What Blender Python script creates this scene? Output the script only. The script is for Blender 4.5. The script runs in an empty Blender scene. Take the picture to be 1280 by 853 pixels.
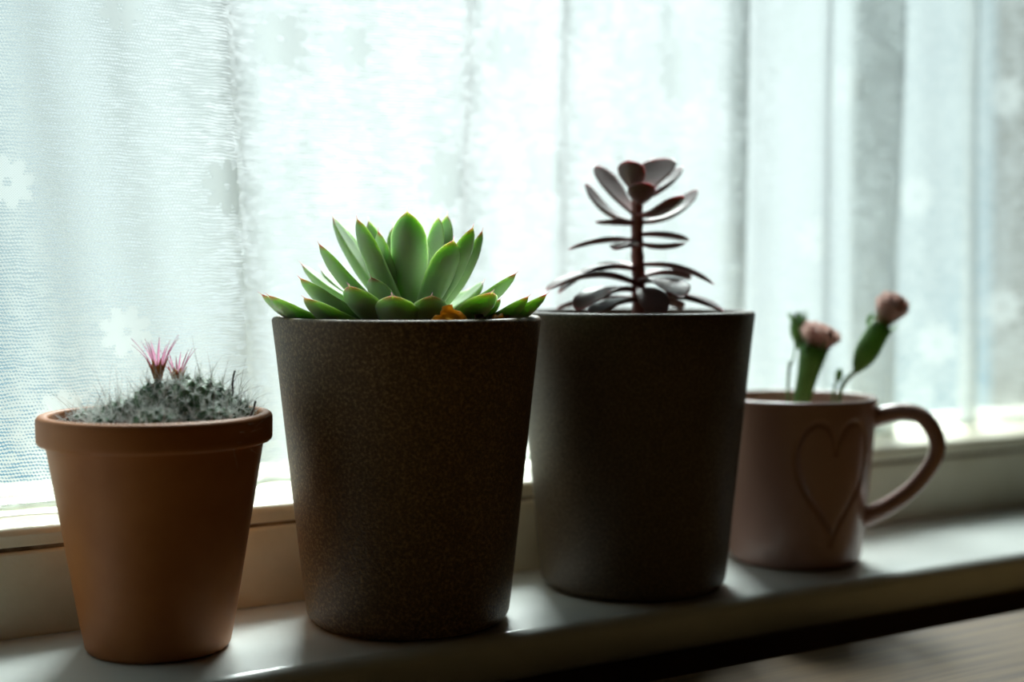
import bpy, bmesh, math, random
import numpy as np
from mathutils import Vector, Matrix

random.seed(7)
rng = np.random.default_rng(11)
scene = bpy.context.scene
col = scene.collection

# ------------------------------------------------------------------ camera
cam_data = bpy.data.cameras.new('camera')
cam_data.sensor_width = 36.0
cam_data.lens = 1774.5 * 36.0 / 1280.0
cam_data.clip_start = 0.01
cam_data.dof.use_dof = True
cam_data.dof.focus_distance = 0.685
cam_data.dof.aperture_fstop = 3.3
cam = bpy.data.objects.new('camera', cam_data)
cam.location = (0.0, 0.0, 0.1765)
cam.rotation_euler = (math.radians(90.0 - 2.82), 0.0, -math.radians(31.86))
col.objects.link(cam)
scene.camera = cam

# ------------------------------------------------------------------ sky, sun, exposure
SUN_DIR = Vector((0.43, 0.60, 0.69)).normalized()      # towards the sun
GLOW_DIR = Vector((0.50, 0.85, 0.13)).normalized()     # bright haze low in the sky, below the sun
world = bpy.data.worlds.new('hazy_sky')
scene.world = world
world.use_nodes = True
wn, wl = world.node_tree.nodes, world.node_tree.links
wn.clear()
w_out = wn.new('ShaderNodeOutputWorld')
w_co = wn.new('ShaderNodeTexCoord')
w_add = wn.new('ShaderNodeAddShader')
for k, (vec, stops) in enumerate((
        (GLOW_DIR, [(0.0, (0.17, 0.23, 0.25)), (0.80, (0.20, 0.29, 0.32)), (0.918, (0.10, 0.29, 0.40)),
                    (0.945, (0.36, 0.47, 0.49)), (0.975, (0.74, 0.84, 0.84)), (1.0, (1.2, 1.3, 1.28))]),
        (SUN_DIR, [(0.0, (0, 0, 0)), (0.84, (0, 0, 0)), (0.93, (0.9, 1.0, 0.98)), (1.0, (3.6, 3.8, 3.7))]))):
    w_dot = wn.new('ShaderNodeVectorMath'); w_dot.operation = 'DOT_PRODUCT'
    w_dot.inputs[1].default_value = vec
    w_ramp = wn.new('ShaderNodeValToRGB')
    for i, (p, c) in enumerate(stops):
        e = w_ramp.color_ramp.elements[i] if i < 2 else w_ramp.color_ramp.elements.new(p)
        e.position = p
        e.color = (*c, 1)
    w_bg = wn.new('ShaderNodeBackground')
    wl.new(w_co.outputs['Generated'], w_dot.inputs[0])
    wl.new(w_dot.outputs['Value'], w_ramp.inputs['Fac'])
    wl.new(w_ramp.outputs['Color'], w_bg.inputs['Color'])
    wl.new(w_bg.outputs[0], w_add.inputs[k])
wl.new(w_add.outputs[0], w_out.inputs[0])

sun_data = bpy.data.lights.new('sun', 'SUN')
sun_data.energy = 14.0
sun_data.angle = math.radians(26)
sun_data.color = (0.93, 1.0, 0.975)
sun = bpy.data.objects.new('sun', sun_data)
sun.rotation_euler = SUN_DIR.to_track_quat('Z', 'Y').to_euler()
sun.location = SUN_DIR * 6
col.objects.link(sun)

scene.view_settings.view_transform = 'Standard'
scene.view_settings.look = 'None'
scene.view_settings.exposure = 0.45
scene.view_settings.gamma = 1.0
scene.view_settings.use_curve_mapping = False
scene.cycles.transparent_max_bounces = 24
scene.cycles.max_bounces = 12
scene.cycles.diffuse_bounces = 6

# ------------------------------------------------------------------ measured tables (millimetres, pot-local; metres for the curtain)
ECHEVERIA_LEAVES = [
    ((0.8, -5.3, 152.9), (-8.0, -14.9, 205.2), 19.4, -1.6),
    ((-1.9, -2.7, 152.9), (-30.2, -3.2, 201.2), 17.7, -1.6),
    ((-1.7, 2.9, 152.7), (-27.9, 29.7, 203.0), 16.9, -1.6),
    ((-0.3, 3.9, 152.7), (-21.1, 34.8, 199.2), 14.5, -1.6),
    ((-7.1, -1.4, 152.1), (-45.5, 7.4, 188.7), 16.9, -2.4),
    ((-6.6, 4.0, 152.0), (-42.7, 34.6, 179.0), 15.3, -2.8),
    ((-4.4, 6.4, 151.9), (-29.4, 40.5, 177.0), 13.7, -2.4),
    ((-13.7, -1.2, 150.7), (-57.9, 1.4, 171.9), 19.4, -3.2),
    ((-26.9, 7.9, 149.4), (-71.7, 7.1, 163.5), 19.4, -3.6),
    ((-23.8, 14.5, 150.0), (-68.2, 24.9, 163.9), 16.9, -3.6),
    ((-15.2, -4.2, 148.4), (-62.2, -14.1, 162.6), 21.0, -4.0),
    ((-8.8, -9.0, 149.6), (-44.1, -25.0, 168.2), 21.8, -4.0),
    ((-4.2, -7.1, 151.5), (-28.9, -17.1, 172.3), 15.3, -2.0),
    ((-6.9, -14.0, 149.3), (-29.1, -40.3, 163.8), 21.8, -4.8),
    ((-1.2, -15.7, 149.3), (-10.9, -45.9, 163.7), 19.4, -4.8),
    ((1.3, -8.5, 152.2), (6.0, -37.7, 190.4), 18.6, -2.0),
    ((4.9, -6.9, 152.9), (19.3, -34.2, 196.9), 16.9, -2.0),
    ((7.8, -4.9, 152.8), (31.1, -23.5, 195.7), 15.3, -2.4),
    ((8.0, -1.2, 153.9), (20.4, 2.6, 203.5), 12.9, -1.6),
    ((10.2, -0.6, 153.8), (27.4, 5.9, 204.6), 13.7, -1.6),
    ((1.9, 4.5, 153.8), (-7.9, 29.1, 201.7), 12.9, -1.6),
    ((0.2, -2.1, 153.6), (-17.3, -0.1, 195.6), 14.5, -1.6),
    ((3.2, 2.7, 153.9), (2.9, 22.2, 198.4), 12.1, -1.6),
    ((3.7, -2.3, 153.6), (6.9, -7.8, 192.2), 10.5, -1.6),
    ((9.6, -8.4, 152.0), (39.3, -41.3, 174.2), 15.3, -2.8),
    ((10.4, -2.7, 152.7), (40.3, -8.0, 170.0), 14.5, -2.8),
    ((5.1, -16.7, 149.6), (13.3, -60.8, 165.2), 23.4, -4.4),
    ((20.5, -17.7, 149.3), (49.5, -53.0, 164.0), 16.1, -4.0),
    ((18.0, -22.0, 148.7), (37.1, -55.8, 163.0), 14.5, -3.2),
    ((17.7, -22.6, 149.5), (25.5, -48.7, 161.8), 8.9, -2.4),
    ((0.6, 9.0, 151.7), (-8.5, 46.3, 164.3), 15.3, -3.2),
    ((6.5, 7.2, 151.6), (21.1, 37.5, 165.9), 16.1, -3.2),
    ((11.3, 3.3, 151.7), (44.1, 15.1, 165.1), 15.3, -3.2),
]
PURPLE_LEAVES = [
    ((1.7, -0.5, 219.8), (-8.2, -4.9, 237.3), 17.9, -1.3),
    ((6.2, 1.0, 220.0), (25.1, 7.3, 240.8), 27.8, -1.3),
    ((6.2, -1.2, 217.7), (33.2, -0.1, 236.1), 13.4, -1.8),
    ((2.2, -2.1, 214.4), (-6.7, -16.0, 224.9), 16.1, -2.7),
    ((2.2, -1.4, 208.2), (8.8, -31.4, 217.3), 17.0, -3.1),
    ((4.3, -0.9, 204.3), (43.2, -0.7, 223.3), 17.9, -4.9),
    ((1.8, 1.0, 208.3), (-4.2, 30.6, 237.1), 18.8, -1.8),
    ((1.4, 2.0, 204.3), (-12.5, 29.9, 226.7), 13.4, -4.9),
    ((1.3, 1.0, 203.4), (-22.4, 6.2, 203.5), 9.9, 0.9),
    ((1.0, 0.6, 194.0), (-34.1, 15.7, 188.5), 9.9, 3.1),
    ((4.3, -0.2, 197.6), (32.7, -7.5, 193.7), 11.6, 1.8),
    ((3.1, -1.9, 192.2), (15.8, -25.6, 191.9), 9.0, -1.3),
    ((1.0, -1.7, 191.3), (-21.7, -11.0, 188.3), 12.5, 1.8),
    ((1.0, -0.3, 177.9), (-45.7, 7.8, 164.3), 13.4, 7.2),
    ((-0.0, -1.7, 169.9), (-57.0, 3.3, 165.8), 17.9, 7.2),
    ((2.3, 1.5, 178.3), (-1.8, 32.0, 177.9), 13.4, 2.7),
    ((3.9, -0.9, 180.6), (33.3, -29.4, 169.0), 11.6, 4.5),
    ((2.9, -3.0, 170.8), (0.2, -41.9, 162.5), 22.4, 4.5),
    ((5.2, 0.0, 173.9), (41.1, 1.9, 171.5), 15.2, 3.6),
    ((-0.6, -1.0, 166.3), (-48.2, -14.3, 155.7), 21.5, 4.9),
    ((-0.0, -1.7, 160.9), (-43.3, -20.7, 153.2), 16.1, 2.7),
    ((1.0, -4.1, 166.3), (-13.7, -39.2, 151.5), 17.9, 5.8),
    ((3.3, -2.6, 163.6), (30.6, -40.2, 154.7), 17.0, 4.0),
    ((2.2, 1.2, 161.8), (-29.3, 34.1, 155.2), 15.2, 2.7),
    ((4.8, -0.5, 160.9), (39.5, 7.1, 154.8), 15.2, 2.7),
]
CURTAIN_PATH = [(0.1548, 0.728), (0.2012, 0.725), (0.2463, 0.722), (0.2682, 0.722), (0.2786, 0.728), (0.2839, 0.736), (0.2899, 0.743), (0.3033, 0.747), (0.3246, 0.746), (0.3522, 0.741), (0.3906, 0.735), (0.4104, 0.732), (0.4197, 0.734), (0.4265, 0.741), (0.4333, 0.747), (0.4562, 0.748), (0.4758, 0.742), (0.4873, 0.735), (0.4941, 0.738), (0.5006, 0.746), (0.5108, 0.752), (0.5411, 0.752), (0.5824, 0.746), (0.6144, 0.735), (0.6315, 0.729), (0.6398, 0.732), (0.6446, 0.74), (0.6385, 0.747), (0.6431, 0.754), (0.6602, 0.757), (0.6945, 0.752), (0.7102, 0.738), (0.7175, 0.736), (0.7265, 0.742), (0.7312, 0.75), (0.7418, 0.756), (0.7551, 0.75), (0.7766, 0.733), (0.7865, 0.733), (0.7953, 0.742), (0.7775, 0.752), (0.7635, 0.76), (0.7832, 0.768), (0.8263, 0.762), (0.8624, 0.747), (0.8723, 0.74), (0.8828, 0.742), (0.8917, 0.751), (0.8861, 0.758), (0.8966, 0.767), (0.9326, 0.767), (0.9664, 0.755)]
CURTAIN_FLOWERS = [(0.3116, 0.3049, 0.01957), (0.1569, 0.2202, 0.01652), (0.2107, 0.1454, 0.01722), (0.2763, 0.2211, 0.01885), (0.4032, 0.2299, 0.02156), (0.3483, 0.3031, 0.01635), (0.2179, 0.3105, 0.0163), (0.5885, 0.3051, 0.02321), (0.482, 0.2378, 0.01779), (0.5653, 0.1813, 0.02105), (0.7462, 0.3098, 0.02079), (0.8306, 0.2337, 0.02069), (0.9359, 0.3162, 0.02171), (0.9403, 0.147, 0.02191), (0.1772, 0.1038, 0.01609), (0.2455, 0.0668, 0.01684), (0.4121, 0.1381, 0.01899), (0.7098, 0.1986, 0.02039), (0.6207, 0.1974, 0.01927), (0.8493, 0.1207, 0.0209), (0.4534, 0.3127, 0.01759)]

# ------------------------------------------------------------------ helpers
def link(o, parent=None):
    col.objects.link(o)
    if parent is not None:
        o.parent = parent
    return o

def mesh_obj(name, verts, faces, mat, parent=None, smooth=True, attrs=None, uv=None):
    me = bpy.data.meshes.new(name)
    me.from_pydata([tuple(v) for v in verts], [], [tuple(f) for f in faces])
    if smooth:
        me.polygons.foreach_set('use_smooth', [True] * len(me.polygons))
    for k, vals in (attrs or {}).items():
        a = me.attributes.new(k, 'FLOAT', 'POINT')
        a.data.foreach_set('value', np.asarray(vals, dtype=np.float32))
    if uv is not None:
        layer = me.uv_layers.new(name='UVMap')
        idx = np.empty(len(me.loops), dtype=np.int32)
        me.loops.foreach_get('vertex_index', idx)
        layer.data.foreach_set('uv', np.asarray(uv, dtype=np.float32)[idx].ravel())
    me.materials.append(mat)
    me.update()
    return link(bpy.data.objects.new(name, me), parent)

def thing(name, loc, label, cat, group=None):
    o = bpy.data.objects.new(name, None)
    o.empty_display_size = 0.02
    o.location = loc
    tag(o, label, cat, group)
    return link(o)

def tag(o, label, cat, group=None):
    o['label'] = label
    o['category'] = cat
    if group:
        o['group'] = group
    return o

def struct(o, label=None):
    o['kind'] = 'structure'
    if label:
        o['label'] = label
    return o

def lathe(profile, n=96, close=False):
    """Revolve (radius, z) points around Z."""
    verts, faces = [], []
    m = len(profile)
    for j in range(n):
        a = 2 * math.pi * j / n
        c, s = math.cos(a), math.sin(a)
        for r, z in profile:
            verts.append((r * c, r * s, z))
    for j in range(n):
        k = (j + 1) % n
        for i in range(m - 1):
            faces.append((j * m + i, k * m + i, k * m + i + 1, j * m + i + 1))
    return verts, faces

def arc(cx, cz, r, a0, a1, n=6):
    return [(cx + r * math.cos(math.radians(a0 + (a1 - a0) * i / n)),
             cz + r * math.sin(math.radians(a0 + (a1 - a0) * i / n))) for i in range(n + 1)]

def box_geo(x0, x1, y0, y1, z0, z1, bev=0.0, seg=2):
    bm = bmesh.new()
    bmesh.ops.create_cube(bm, size=1.0)
    for v in bm.verts:
        v.co = Vector(((x0 + x1) / 2 + v.co.x * (x1 - x0), (y0 + y1) / 2 + v.co.y * (y1 - y0), (z0 + z1) / 2 + v.co.z * (z1 - z0)))
    if bev:
        bmesh.ops.bevel(bm, geom=bm.edges[:], offset=bev, segments=seg, affect='EDGES', profile=0.5)
    bm.verts.index_update()
    V = [tuple(v.co) for v in bm.verts]
    F = [tuple(v.index for v in f.verts) for f in bm.faces]
    bm.free()
    return V, F

def merge(*geos):
    V, F = [], []
    for v, f in geos:
        o = len(V)
        V += list(v)
        F += [tuple(i + o for i in q) for q in f]
    return V, F

def tube(points, radii, n=8, flat=1.0, up=None, caps=True):
    """Sweep an (elliptic) ring along points."""
    P = [Vector(p) for p in points]
    V, F = [], []
    prev = None
    for i, p in enumerate(P):
        d = (P[min(i + 1, len(P) - 1)] - P[max(i - 1, 0)])
        d.normalize()
        if up is not None:
            a = Vector(up)
        elif prev is None:
            a = Vector((0, 0, 1)) if abs(d.z) < 0.9 else Vector((1, 0, 0))
        else:
            a = prev
        a = (a - d * a.dot(d)).normalized()
        prev = a
        b = d.cross(a)
        r = radii[i] if hasattr(radii, '__len__') else radii
        for k in range(n):
            t = 2 * math.pi * k / n
            V.append(p + a * (math.cos(t) * r * flat) + b * (math.sin(t) * r))
    for i in range(len(P) - 1):
        for k in range(n):
            l = (k + 1) % n
            F.append((i * n + k, i * n + l, (i + 1) * n + l, (i + 1) * n + k))
    if caps:
        F.append(tuple(range(n))[::-1])
        F.append(tuple((len(P) - 1) * n + k for k in range(n)))
    return V, F

def smooth_path(pts, sub=8):
    """Catmull-Rom through the points."""
    P = [Vector(p) for p in pts]
    out = []
    for i in range(len(P) - 1):
        p0, p1, p2, p3 = P[max(i - 1, 0)], P[i], P[i + 1], P[min(i + 2, len(P) - 1)]
        for k in range(sub):
            t = k / sub
            out.append(0.5 * ((2 * p1) + (p2 - p0) * t + (2 * p0 - 5 * p1 + 4 * p2 - p3) * t * t + (3 * p1 - p0 - 3 * p2 + p3) * t ** 3))
    out.append(P[-1])
    return out

# ------------------------------------------------------------------ materials
def new_mat(name):
    m = bpy.data.materials.new(name)
    m.use_nodes = True
    nt = m.node_tree
    bsdf = nt.nodes['Principled BSDF']
    return m, nt.nodes, nt.links, bsdf

def noise(N, L, scale, detail=4.0, vec=None, rough=0.6):
    t = N.new('ShaderNodeTexNoise')
    t.inputs['Scale'].default_value = scale
    t.inputs['Detail'].default_value = detail
    t.inputs['Roughness'].default_value = rough
    if vec is None:
        c = N.new('ShaderNodeTexCoord')
        vec = c.outputs['Object']
    L.new(vec, t.inputs['Vector'])
    return t.outputs['Fac']

def ramp(N, L, fac, stops):
    r = N.new('ShaderNodeValToRGB')
    for i, (p, c) in enumerate(stops):
        e = r.color_ramp.elements[i] if i < 2 else r.color_ramp.elements.new(p)
        e.position = p
        e.color = (*c, 1)
    L.new(fac, r.inputs['Fac'])
    return r.outputs['Color']

def bump(N, L, bsdf, height, strength, dist):
    b = N.new('ShaderNodeBump')
    b.inputs['Strength'].default_value = strength
    b.inputs['Distance'].default_value = dist
    L.new(height, b.inputs['Height'])
    L.new(b.outputs['Normal'], bsdf.inputs['Normal'])

def mat_simple(name, c0, c1, scale, rough, bump_s=0.0, bump_d=0.001, bump_scale=None, spec=0.5, detail=4, lo=0.35, hi=0.65):
    m, N, L, b = new_mat(name)
    f = noise(N, L, scale, detail)
    L.new(ramp(N, L, f, [(lo, c0), (hi, c1)]), b.inputs['Base Color'])
    b.inputs['Roughness'].default_value = rough
    b.inputs['Specular IOR Level'].default_value = spec
    if bump_s:
        bump(N, L, b, noise(N, L, bump_scale or scale, 3), bump_s, bump_d)
    return m

def mat_leaf(name, green, pale, tipc, sss, scale, rough=0.42, tip_lo=0.86, radius=(0.75, 1.0, 0.42)):
    m, N, L, b = new_mat(name)
    at = N.new('ShaderNodeAttribute'); at.attribute_name = 'along'
    ed = N.new('ShaderNodeAttribute'); ed.attribute_name = 'edge'
    f = noise(N, L, 90, 3)
    base = ramp(N, L, at.outputs['Fac'], [(0.0, pale), (0.45, green), (1.0, green)])
    mix = N.new('ShaderNodeMixRGB'); mix.blend_type = 'MULTIPLY'; mix.inputs[0].default_value = 0.35
    L.new(base, mix.inputs[1])
    L.new(ramp(N, L, f, [(0.3, (0.75, 0.8, 0.75)), (0.7, (1.1, 1.1, 1.05))]), mix.inputs[2])
    # the red of the very tip runs a little way down the margins
    mul = N.new('ShaderNodeMath'); mul.operation = 'MULTIPLY_ADD'
    mul.inputs[1].default_value = 0.045; L.new(ed.outputs['Fac'], mul.inputs[0]); L.new(at.outputs['Fac'], mul.inputs[2])
    rr = N.new('ShaderNodeMapRange'); rr.inputs['From Min'].default_value = tip_lo; rr.inputs['From Max'].default_value = tip_lo + 0.07
    L.new(mul.outputs[0], rr.inputs['Value'])
    mix2 = N.new('ShaderNodeMixRGB')
    L.new(rr.outputs[0], mix2.inputs[0]); L.new(mix.outputs[0], mix2.inputs[1]); mix2.inputs[2].default_value = (*tipc, 1)
    L.new(mix2.outputs[0], b.inputs['Base Color'])
    b.inputs['Roughness'].default_value = rough
    b.inputs['Subsurface Weight'].default_value = sss
    b.inputs['Subsurface Radius'].default_value = radius
    b.inputs['Subsurface Scale'].default_value = scale
    b.inputs['Specular IOR Level'].default_value = 0.45
    bump(N, L, b, noise(N, L, 260, 2), 0.12, 0.0006)
    return m

M = {}
M['gloss_white'] = mat_simple('gloss_white_paint', (0.74, 0.78, 0.75), (0.81, 0.84, 0.81), 14, 0.22, 0.10, 0.0006, 55)
M['cream_paint'] = mat_simple('old_cream_paint', (0.70, 0.63, 0.46), (0.80, 0.74, 0.58), 22, 0.38, 0.35, 0.0012, 120)
M['joint_brown'] = mat_simple('dark_brown_joint', (0.10, 0.07, 0.04), (0.28, 0.21, 0.13), 60, 0.9)  # mottled dark brown for the thin strip under the ledge
M['plaster'] = mat_simple('warm_plaster', (0.13, 0.068, 0.028), (0.16, 0.088, 0.038), 6, 0.85)
M['floorboard'] = mat_simple('floor_oak', (0.12, 0.065, 0.03), (0.18, 0.10, 0.045), 5, 0.5)

def wood():
    m, N, L, b = new_mat('desk_wood')
    c = N.new('ShaderNodeTexCoord')
    mp = N.new('ShaderNodeMapping'); mp.inputs['Scale'].default_value = (3.0, 60.0, 60.0)
    L.new(c.outputs['Object'], mp.inputs['Vector'])
    f = noise(N, L, 2.2, 6, mp.outputs['Vector'])
    L.new(ramp(N, L, f, [(0.32, (0.075, 0.040, 0.012)), (0.5, (0.125, 0.070, 0.022)), (0.68, (0.17, 0.10, 0.034))]), b.inputs['Base Color'])
    b.inputs['Roughness'].default_value = 0.55
    b.inputs['Specular IOR Level'].default_value = 0.25
    bump(N, L, b, f, 0.15, 0.0005)
    return m
M['wood'] = wood()

def terracotta():
    m, N, L, b = new_mat('terracotta')
    f = noise(N, L, 26, 5)
    L.new(ramp(N, L, f, [(0.35, (0.35, 0.118, 0.028)), (0.65, (0.41, 0.150, 0.040))]), b.inputs['Base Color'])
    b.inputs['Roughness'].default_value = 0.55
    b.inputs['Specular IOR Level'].default_value = 0.35
    bump(N, L, b, noise(N, L, 300, 3), 0.10, 0.0004)
    return m
M['terracotta'] = terracotta()

def stone(name, c0, c1, c2, rough):
    m, N, L, b = new_mat(name)
    f = noise(N, L, 700, 3, rough=0.7)
    g = noise(N, L, 9, 3)
    mix = N.new('ShaderNodeMixRGB'); mix.blend_type = 'MULTIPLY'; mix.inputs[0].default_value = 0.5
    L.new(ramp(N, L, f, [(0.34, c0), (0.5, c1), (0.66, c2)]), mix.inputs[1])
    L.new(ramp(N, L, g, [(0.3, (0.8, 0.8, 0.8)), (0.7, (1.1, 1.08, 1.05))]), mix.inputs[2])
    L.new(mix.outputs[0], b.inputs['Base Color'])
    b.inputs['Roughness'].default_value = rough
    b.inputs['Specular IOR Level'].default_value = 0.45
    bump(N, L, b, f, 0.45, 0.0007)
    return m
M['stone_brown'] = stone('speckled_brown_stoneware', (0.065, 0.033, 0.011), (0.12, 0.068, 0.027), (0.29, 0.19, 0.088), 0.5)
M['stone_dark'] = stone('speckled_dark_stoneware', (0.052, 0.032, 0.016), (0.085, 0.056, 0.030), (0.14, 0.10, 0.060), 0.5)
M['glaze'] = mat_simple('pink_glaze', (0.42, 0.255, 0.22), (0.46, 0.285, 0.245), 8, 0.25, 0.03, 0.0004, 40)
M['glaze_in'] = M['glaze']
M['soil'] = mat_simple('potting_soil', (0.030, 0.018, 0.010), (0.15, 0.085, 0.05), 240, 0.95, 0.8, 0.002, 400)
M['grit'] = mat_simple('soil_grit', (0.06, 0.032, 0.02), (0.30, 0.16, 0.10), 160, 0.9)
M['leaf_green'] = mat_leaf('echeveria_leaf', (0.43, 0.56, 0.33), (0.64, 0.75, 0.50), (0.42, 0.02, 0.08), 0.9, 0.0052, 0.38, 0.955)
M['leaf_purple'] = mat_leaf('purple_leaf', (0.155, 0.085, 0.078), (0.30, 0.11, 0.105), (0.42, 0.12, 0.14), 0.6, 0.003, 0.34, 0.95, (1.0, 0.5, 0.5))
M['stem_purple'] = mat_simple('purple_stem', (0.24, 0.075, 0.065), (0.36, 0.125, 0.105), 120, 0.5, 0.2, 0.001)
M['dead_brown'] = mat_simple('dead_brown', (0.05, 0.025, 0.015), (0.16, 0.08, 0.04), 200, 0.8)
M['cactus_body'] = mat_simple('cactus_body', (0.025, 0.075, 0.03), (0.08, 0.17, 0.06), 160, 0.6)
def translucent_mat(name, c, trans, rough=0.5):
    m, N, L, b = new_mat(name)
    b.inputs['Base Color'].default_value = (*c, 1)
    b.inputs['Roughness'].default_value = rough
    t = N.new('ShaderNodeBsdfTranslucent'); t.inputs['Color'].default_value = (*c, 1)
    f = noise(N, L, 120, 2)
    L.new(ramp(N, L, f, [(0.3, tuple(x * 0.85 for x in c)), (0.7, tuple(min(1, x * 1.1) for x in c))]), b.inputs['Base Color'])
    mx = N.new('ShaderNodeMixShader'); mx.inputs[0].default_value = trans
    L.new(b.outputs[0], mx.inputs[1]); L.new(t.outputs[0], mx.inputs[2])
    L.new(mx.outputs[0], N['Material Output'].inputs['Surface'])
    return m
M['spine_white'] = translucent_mat('white_spine', (0.95, 0.97, 0.94), 0.6)
M['spine_hook'] = translucent_mat('brown_spine', (0.42, 0.33, 0.32), 0.3)
M['petal_pink'] = translucent_mat('pink_petal', (0.94, 0.64, 0.77), 0.7)
M['petal_cream'] = translucent_mat('cream_pink_petal', (0.93, 0.76, 0.71), 0.7)
M['dry_leaf'] = translucent_mat('dry_leaf', (0.95, 0.55, 0.10), 0.7)
M['receptacle'] = translucent_mat('orange_receptacle', (0.58, 0.25, 0.06), 0.35)
M['calyx'] = translucent_mat('calyx_green', (0.18, 0.36, 0.09), 0.35)
M['stalk'] = translucent_mat('stalk_green', (0.20, 0.33, 0.14), 0.3)
M['twig'] = mat_simple('dark_twig', (0.02, 0.014, 0.012), (0.06, 0.04, 0.035), 200, 0.8)
M['hem'] = translucent_mat('hem_cloth', (0.80, 0.84, 0.81), 0.5)

def glass_mat():
    m, N, L, b = new_mat('window_glass')
    t = N.new('ShaderNodeBsdfTransparent'); t.inputs[0].default_value = (0.95, 0.97, 0.97, 1)
    g = N.new('ShaderNodeBsdfGlossy'); g.inputs['Roughness'].default_value = 0.02
    fr = N.new('ShaderNodeFresnel'); fr.inputs['IOR'].default_value = 1.45
    ge = N.new('ShaderNodeNewGeometry')      # reflect at the outer skin of the pane only
    fm = N.new('ShaderNodeMath'); fm.operation = 'SUBTRACT'; fm.use_clamp = True
    L.new(fr.outputs[0], fm.inputs[0]); L.new(ge.outputs['Backfacing'], fm.inputs[1])
    mx = N.new('ShaderNodeMixShader')
    L.new(fm.outputs[0], mx.inputs[0]); L.new(t.outputs[0], mx.inputs[1]); L.new(g.outputs[0], mx.inputs[2])
    L.new(mx.outputs[0], N['Material Output'].inputs['Surface'])
    return m
M['glass'] = glass_mat()

def net_mat():
    """Knitted net: white yarn with rows of slanted open cells, closed up in the flower motifs."""
    m, N, L, b = new_mat('net_lace')
    out = N['Material Output']
    N.remove(b)
    uv = N.new('ShaderNodeUVMap'); uv.uv_map = 'UVMap'
    sep = N.new('ShaderNodeSeparateXYZ'); L.new(uv.outputs[0], sep.inputs[0])
    def math_(op, a, b_=None, c=None):
        n = N.new('ShaderNodeMath'); n.operation = op
        for i, v in enumerate((a, b_, c)):
            if v is None: continue
            if isinstance(v, (int, float)): n.inputs[i].default_value = v
            else: L.new(v, n.inputs[i])
        return n.outputs[0]
    u, v = sep.outputs[0], sep.outputs[1]
    wob = noise(N, L, 60, 3, uv.outputs[0])
    v2 = math_('ADD', v, math_('MULTIPLY', wob, 0.004))
    rows = math_('SINE', math_('MULTIPLY', v2, 2 * math.pi / 0.00175))
    cells = math_('SINE', math_('ADD', math_('MULTIPLY', u, 2 * math.pi / 0.00160), math_('MULTIPLY', v2, 2 * math.pi / 0.0035)))
    # uneven knit: density drifts in short streaks along the rows
    mp = N.new('ShaderNodeMapping'); mp.inputs['Scale'].default_value = (90, 260, 1)
    L.new(uv.outputs[0], mp.inputs['Vector'])
    streak = noise(N, L, 1.0, 4, mp.outputs['Vector'], 0.65)
    mp2 = N.new('ShaderNodeMapping'); mp2.inputs['Scale'].default_value = (30, 22, 1); mp2.inputs['Rotation'].default_value = (0, 0, 0.9)
    L.new(uv.outputs[0], mp2.inputs['Vector'])
    patch = noise(N, L, 1.0, 3, mp2.outputs['Vector'])
    mo = N.new('ShaderNodeAttribute'); mo.attribute_name = 'motif'
    h = math_('ADD', math_('MULTIPLY', rows, 0.62), math_('MULTIPLY', cells, 0.42))
    h = math_('ADD', h, math_('MULTIPLY', math_('SUBTRACT', streak, 0.5), 2.6))
    h = math_('ADD', h, math_('MULTIPLY', math_('SUBTRACT', patch, 0.5), 1.4))
    # finer, tighter grid inside the motifs
    g = math_('MULTIPLY', math_('SINE', math_('MULTIPLY', u, 2 * math.pi / 0.0013)), math_('SINE', math_('MULTIPLY', v, 2 * math.pi / 0.0013)))
    g = math_('SUBTRACT', math_('MULTIPLY', g, 0.5), 0.25)
    hm = N.new('ShaderNodeMix'); hm.data_type = 'FLOAT'
    L.new(mo.outputs['Fac'], hm.inputs['Factor']); L.new(h, hm.inputs['A']); L.new(g, hm.inputs['B'])
    mr = N.new('ShaderNodeMapRange'); mr.interpolation_type = 'SMOOTHSTEP'
    mr.inputs['From Min'].default_value = NET_LO; mr.inputs['From Max'].default_value = NET_HI
    mr.inputs['To Min'].default_value = 0.10; mr.inputs['To Max'].default_value = 0.92
    L.new(hm.outputs['Result'], mr.inputs['Value'])
    d = N.new('ShaderNodeBsdfDiffuse'); d.inputs[0].default_value = (0.78, 0.81, 0.80, 1)
    t = N.new('ShaderNodeBsdfTranslucent'); tc = N.new('ShaderNodeMixRGB'); tc.inputs[1].default_value = (0.48, 0.525, 0.525, 1); tc.inputs[2].default_value = (0.54, 0.58, 0.575, 1)
    L.new(mo.outputs['Fac'], tc.inputs[0]); L.new(tc.outputs[0], t.inputs[0])      # the motifs are worked in thinner, clearer yarn
    yarn = N.new('ShaderNodeMixShader'); yarn.inputs[0].default_value = 0.34
    L.new(d.outputs[0], yarn.inputs[1]); L.new(t.outputs[0], yarn.inputs[2])
    tr = N.new('ShaderNodeBsdfTransparent')
    mx = N.new('ShaderNodeMixShader')
    L.new(mr.outputs[0], mx.inputs[0]); L.new(yarn.outputs[0], mx.inputs[1]); L.new(tr.outputs[0], mx.inputs[2])
    L.new(mx.outputs[0], out.inputs['Surface'])
    return m
NET_LO, NET_HI = -0.06, 0.56
M['net'] = net_mat()

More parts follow.
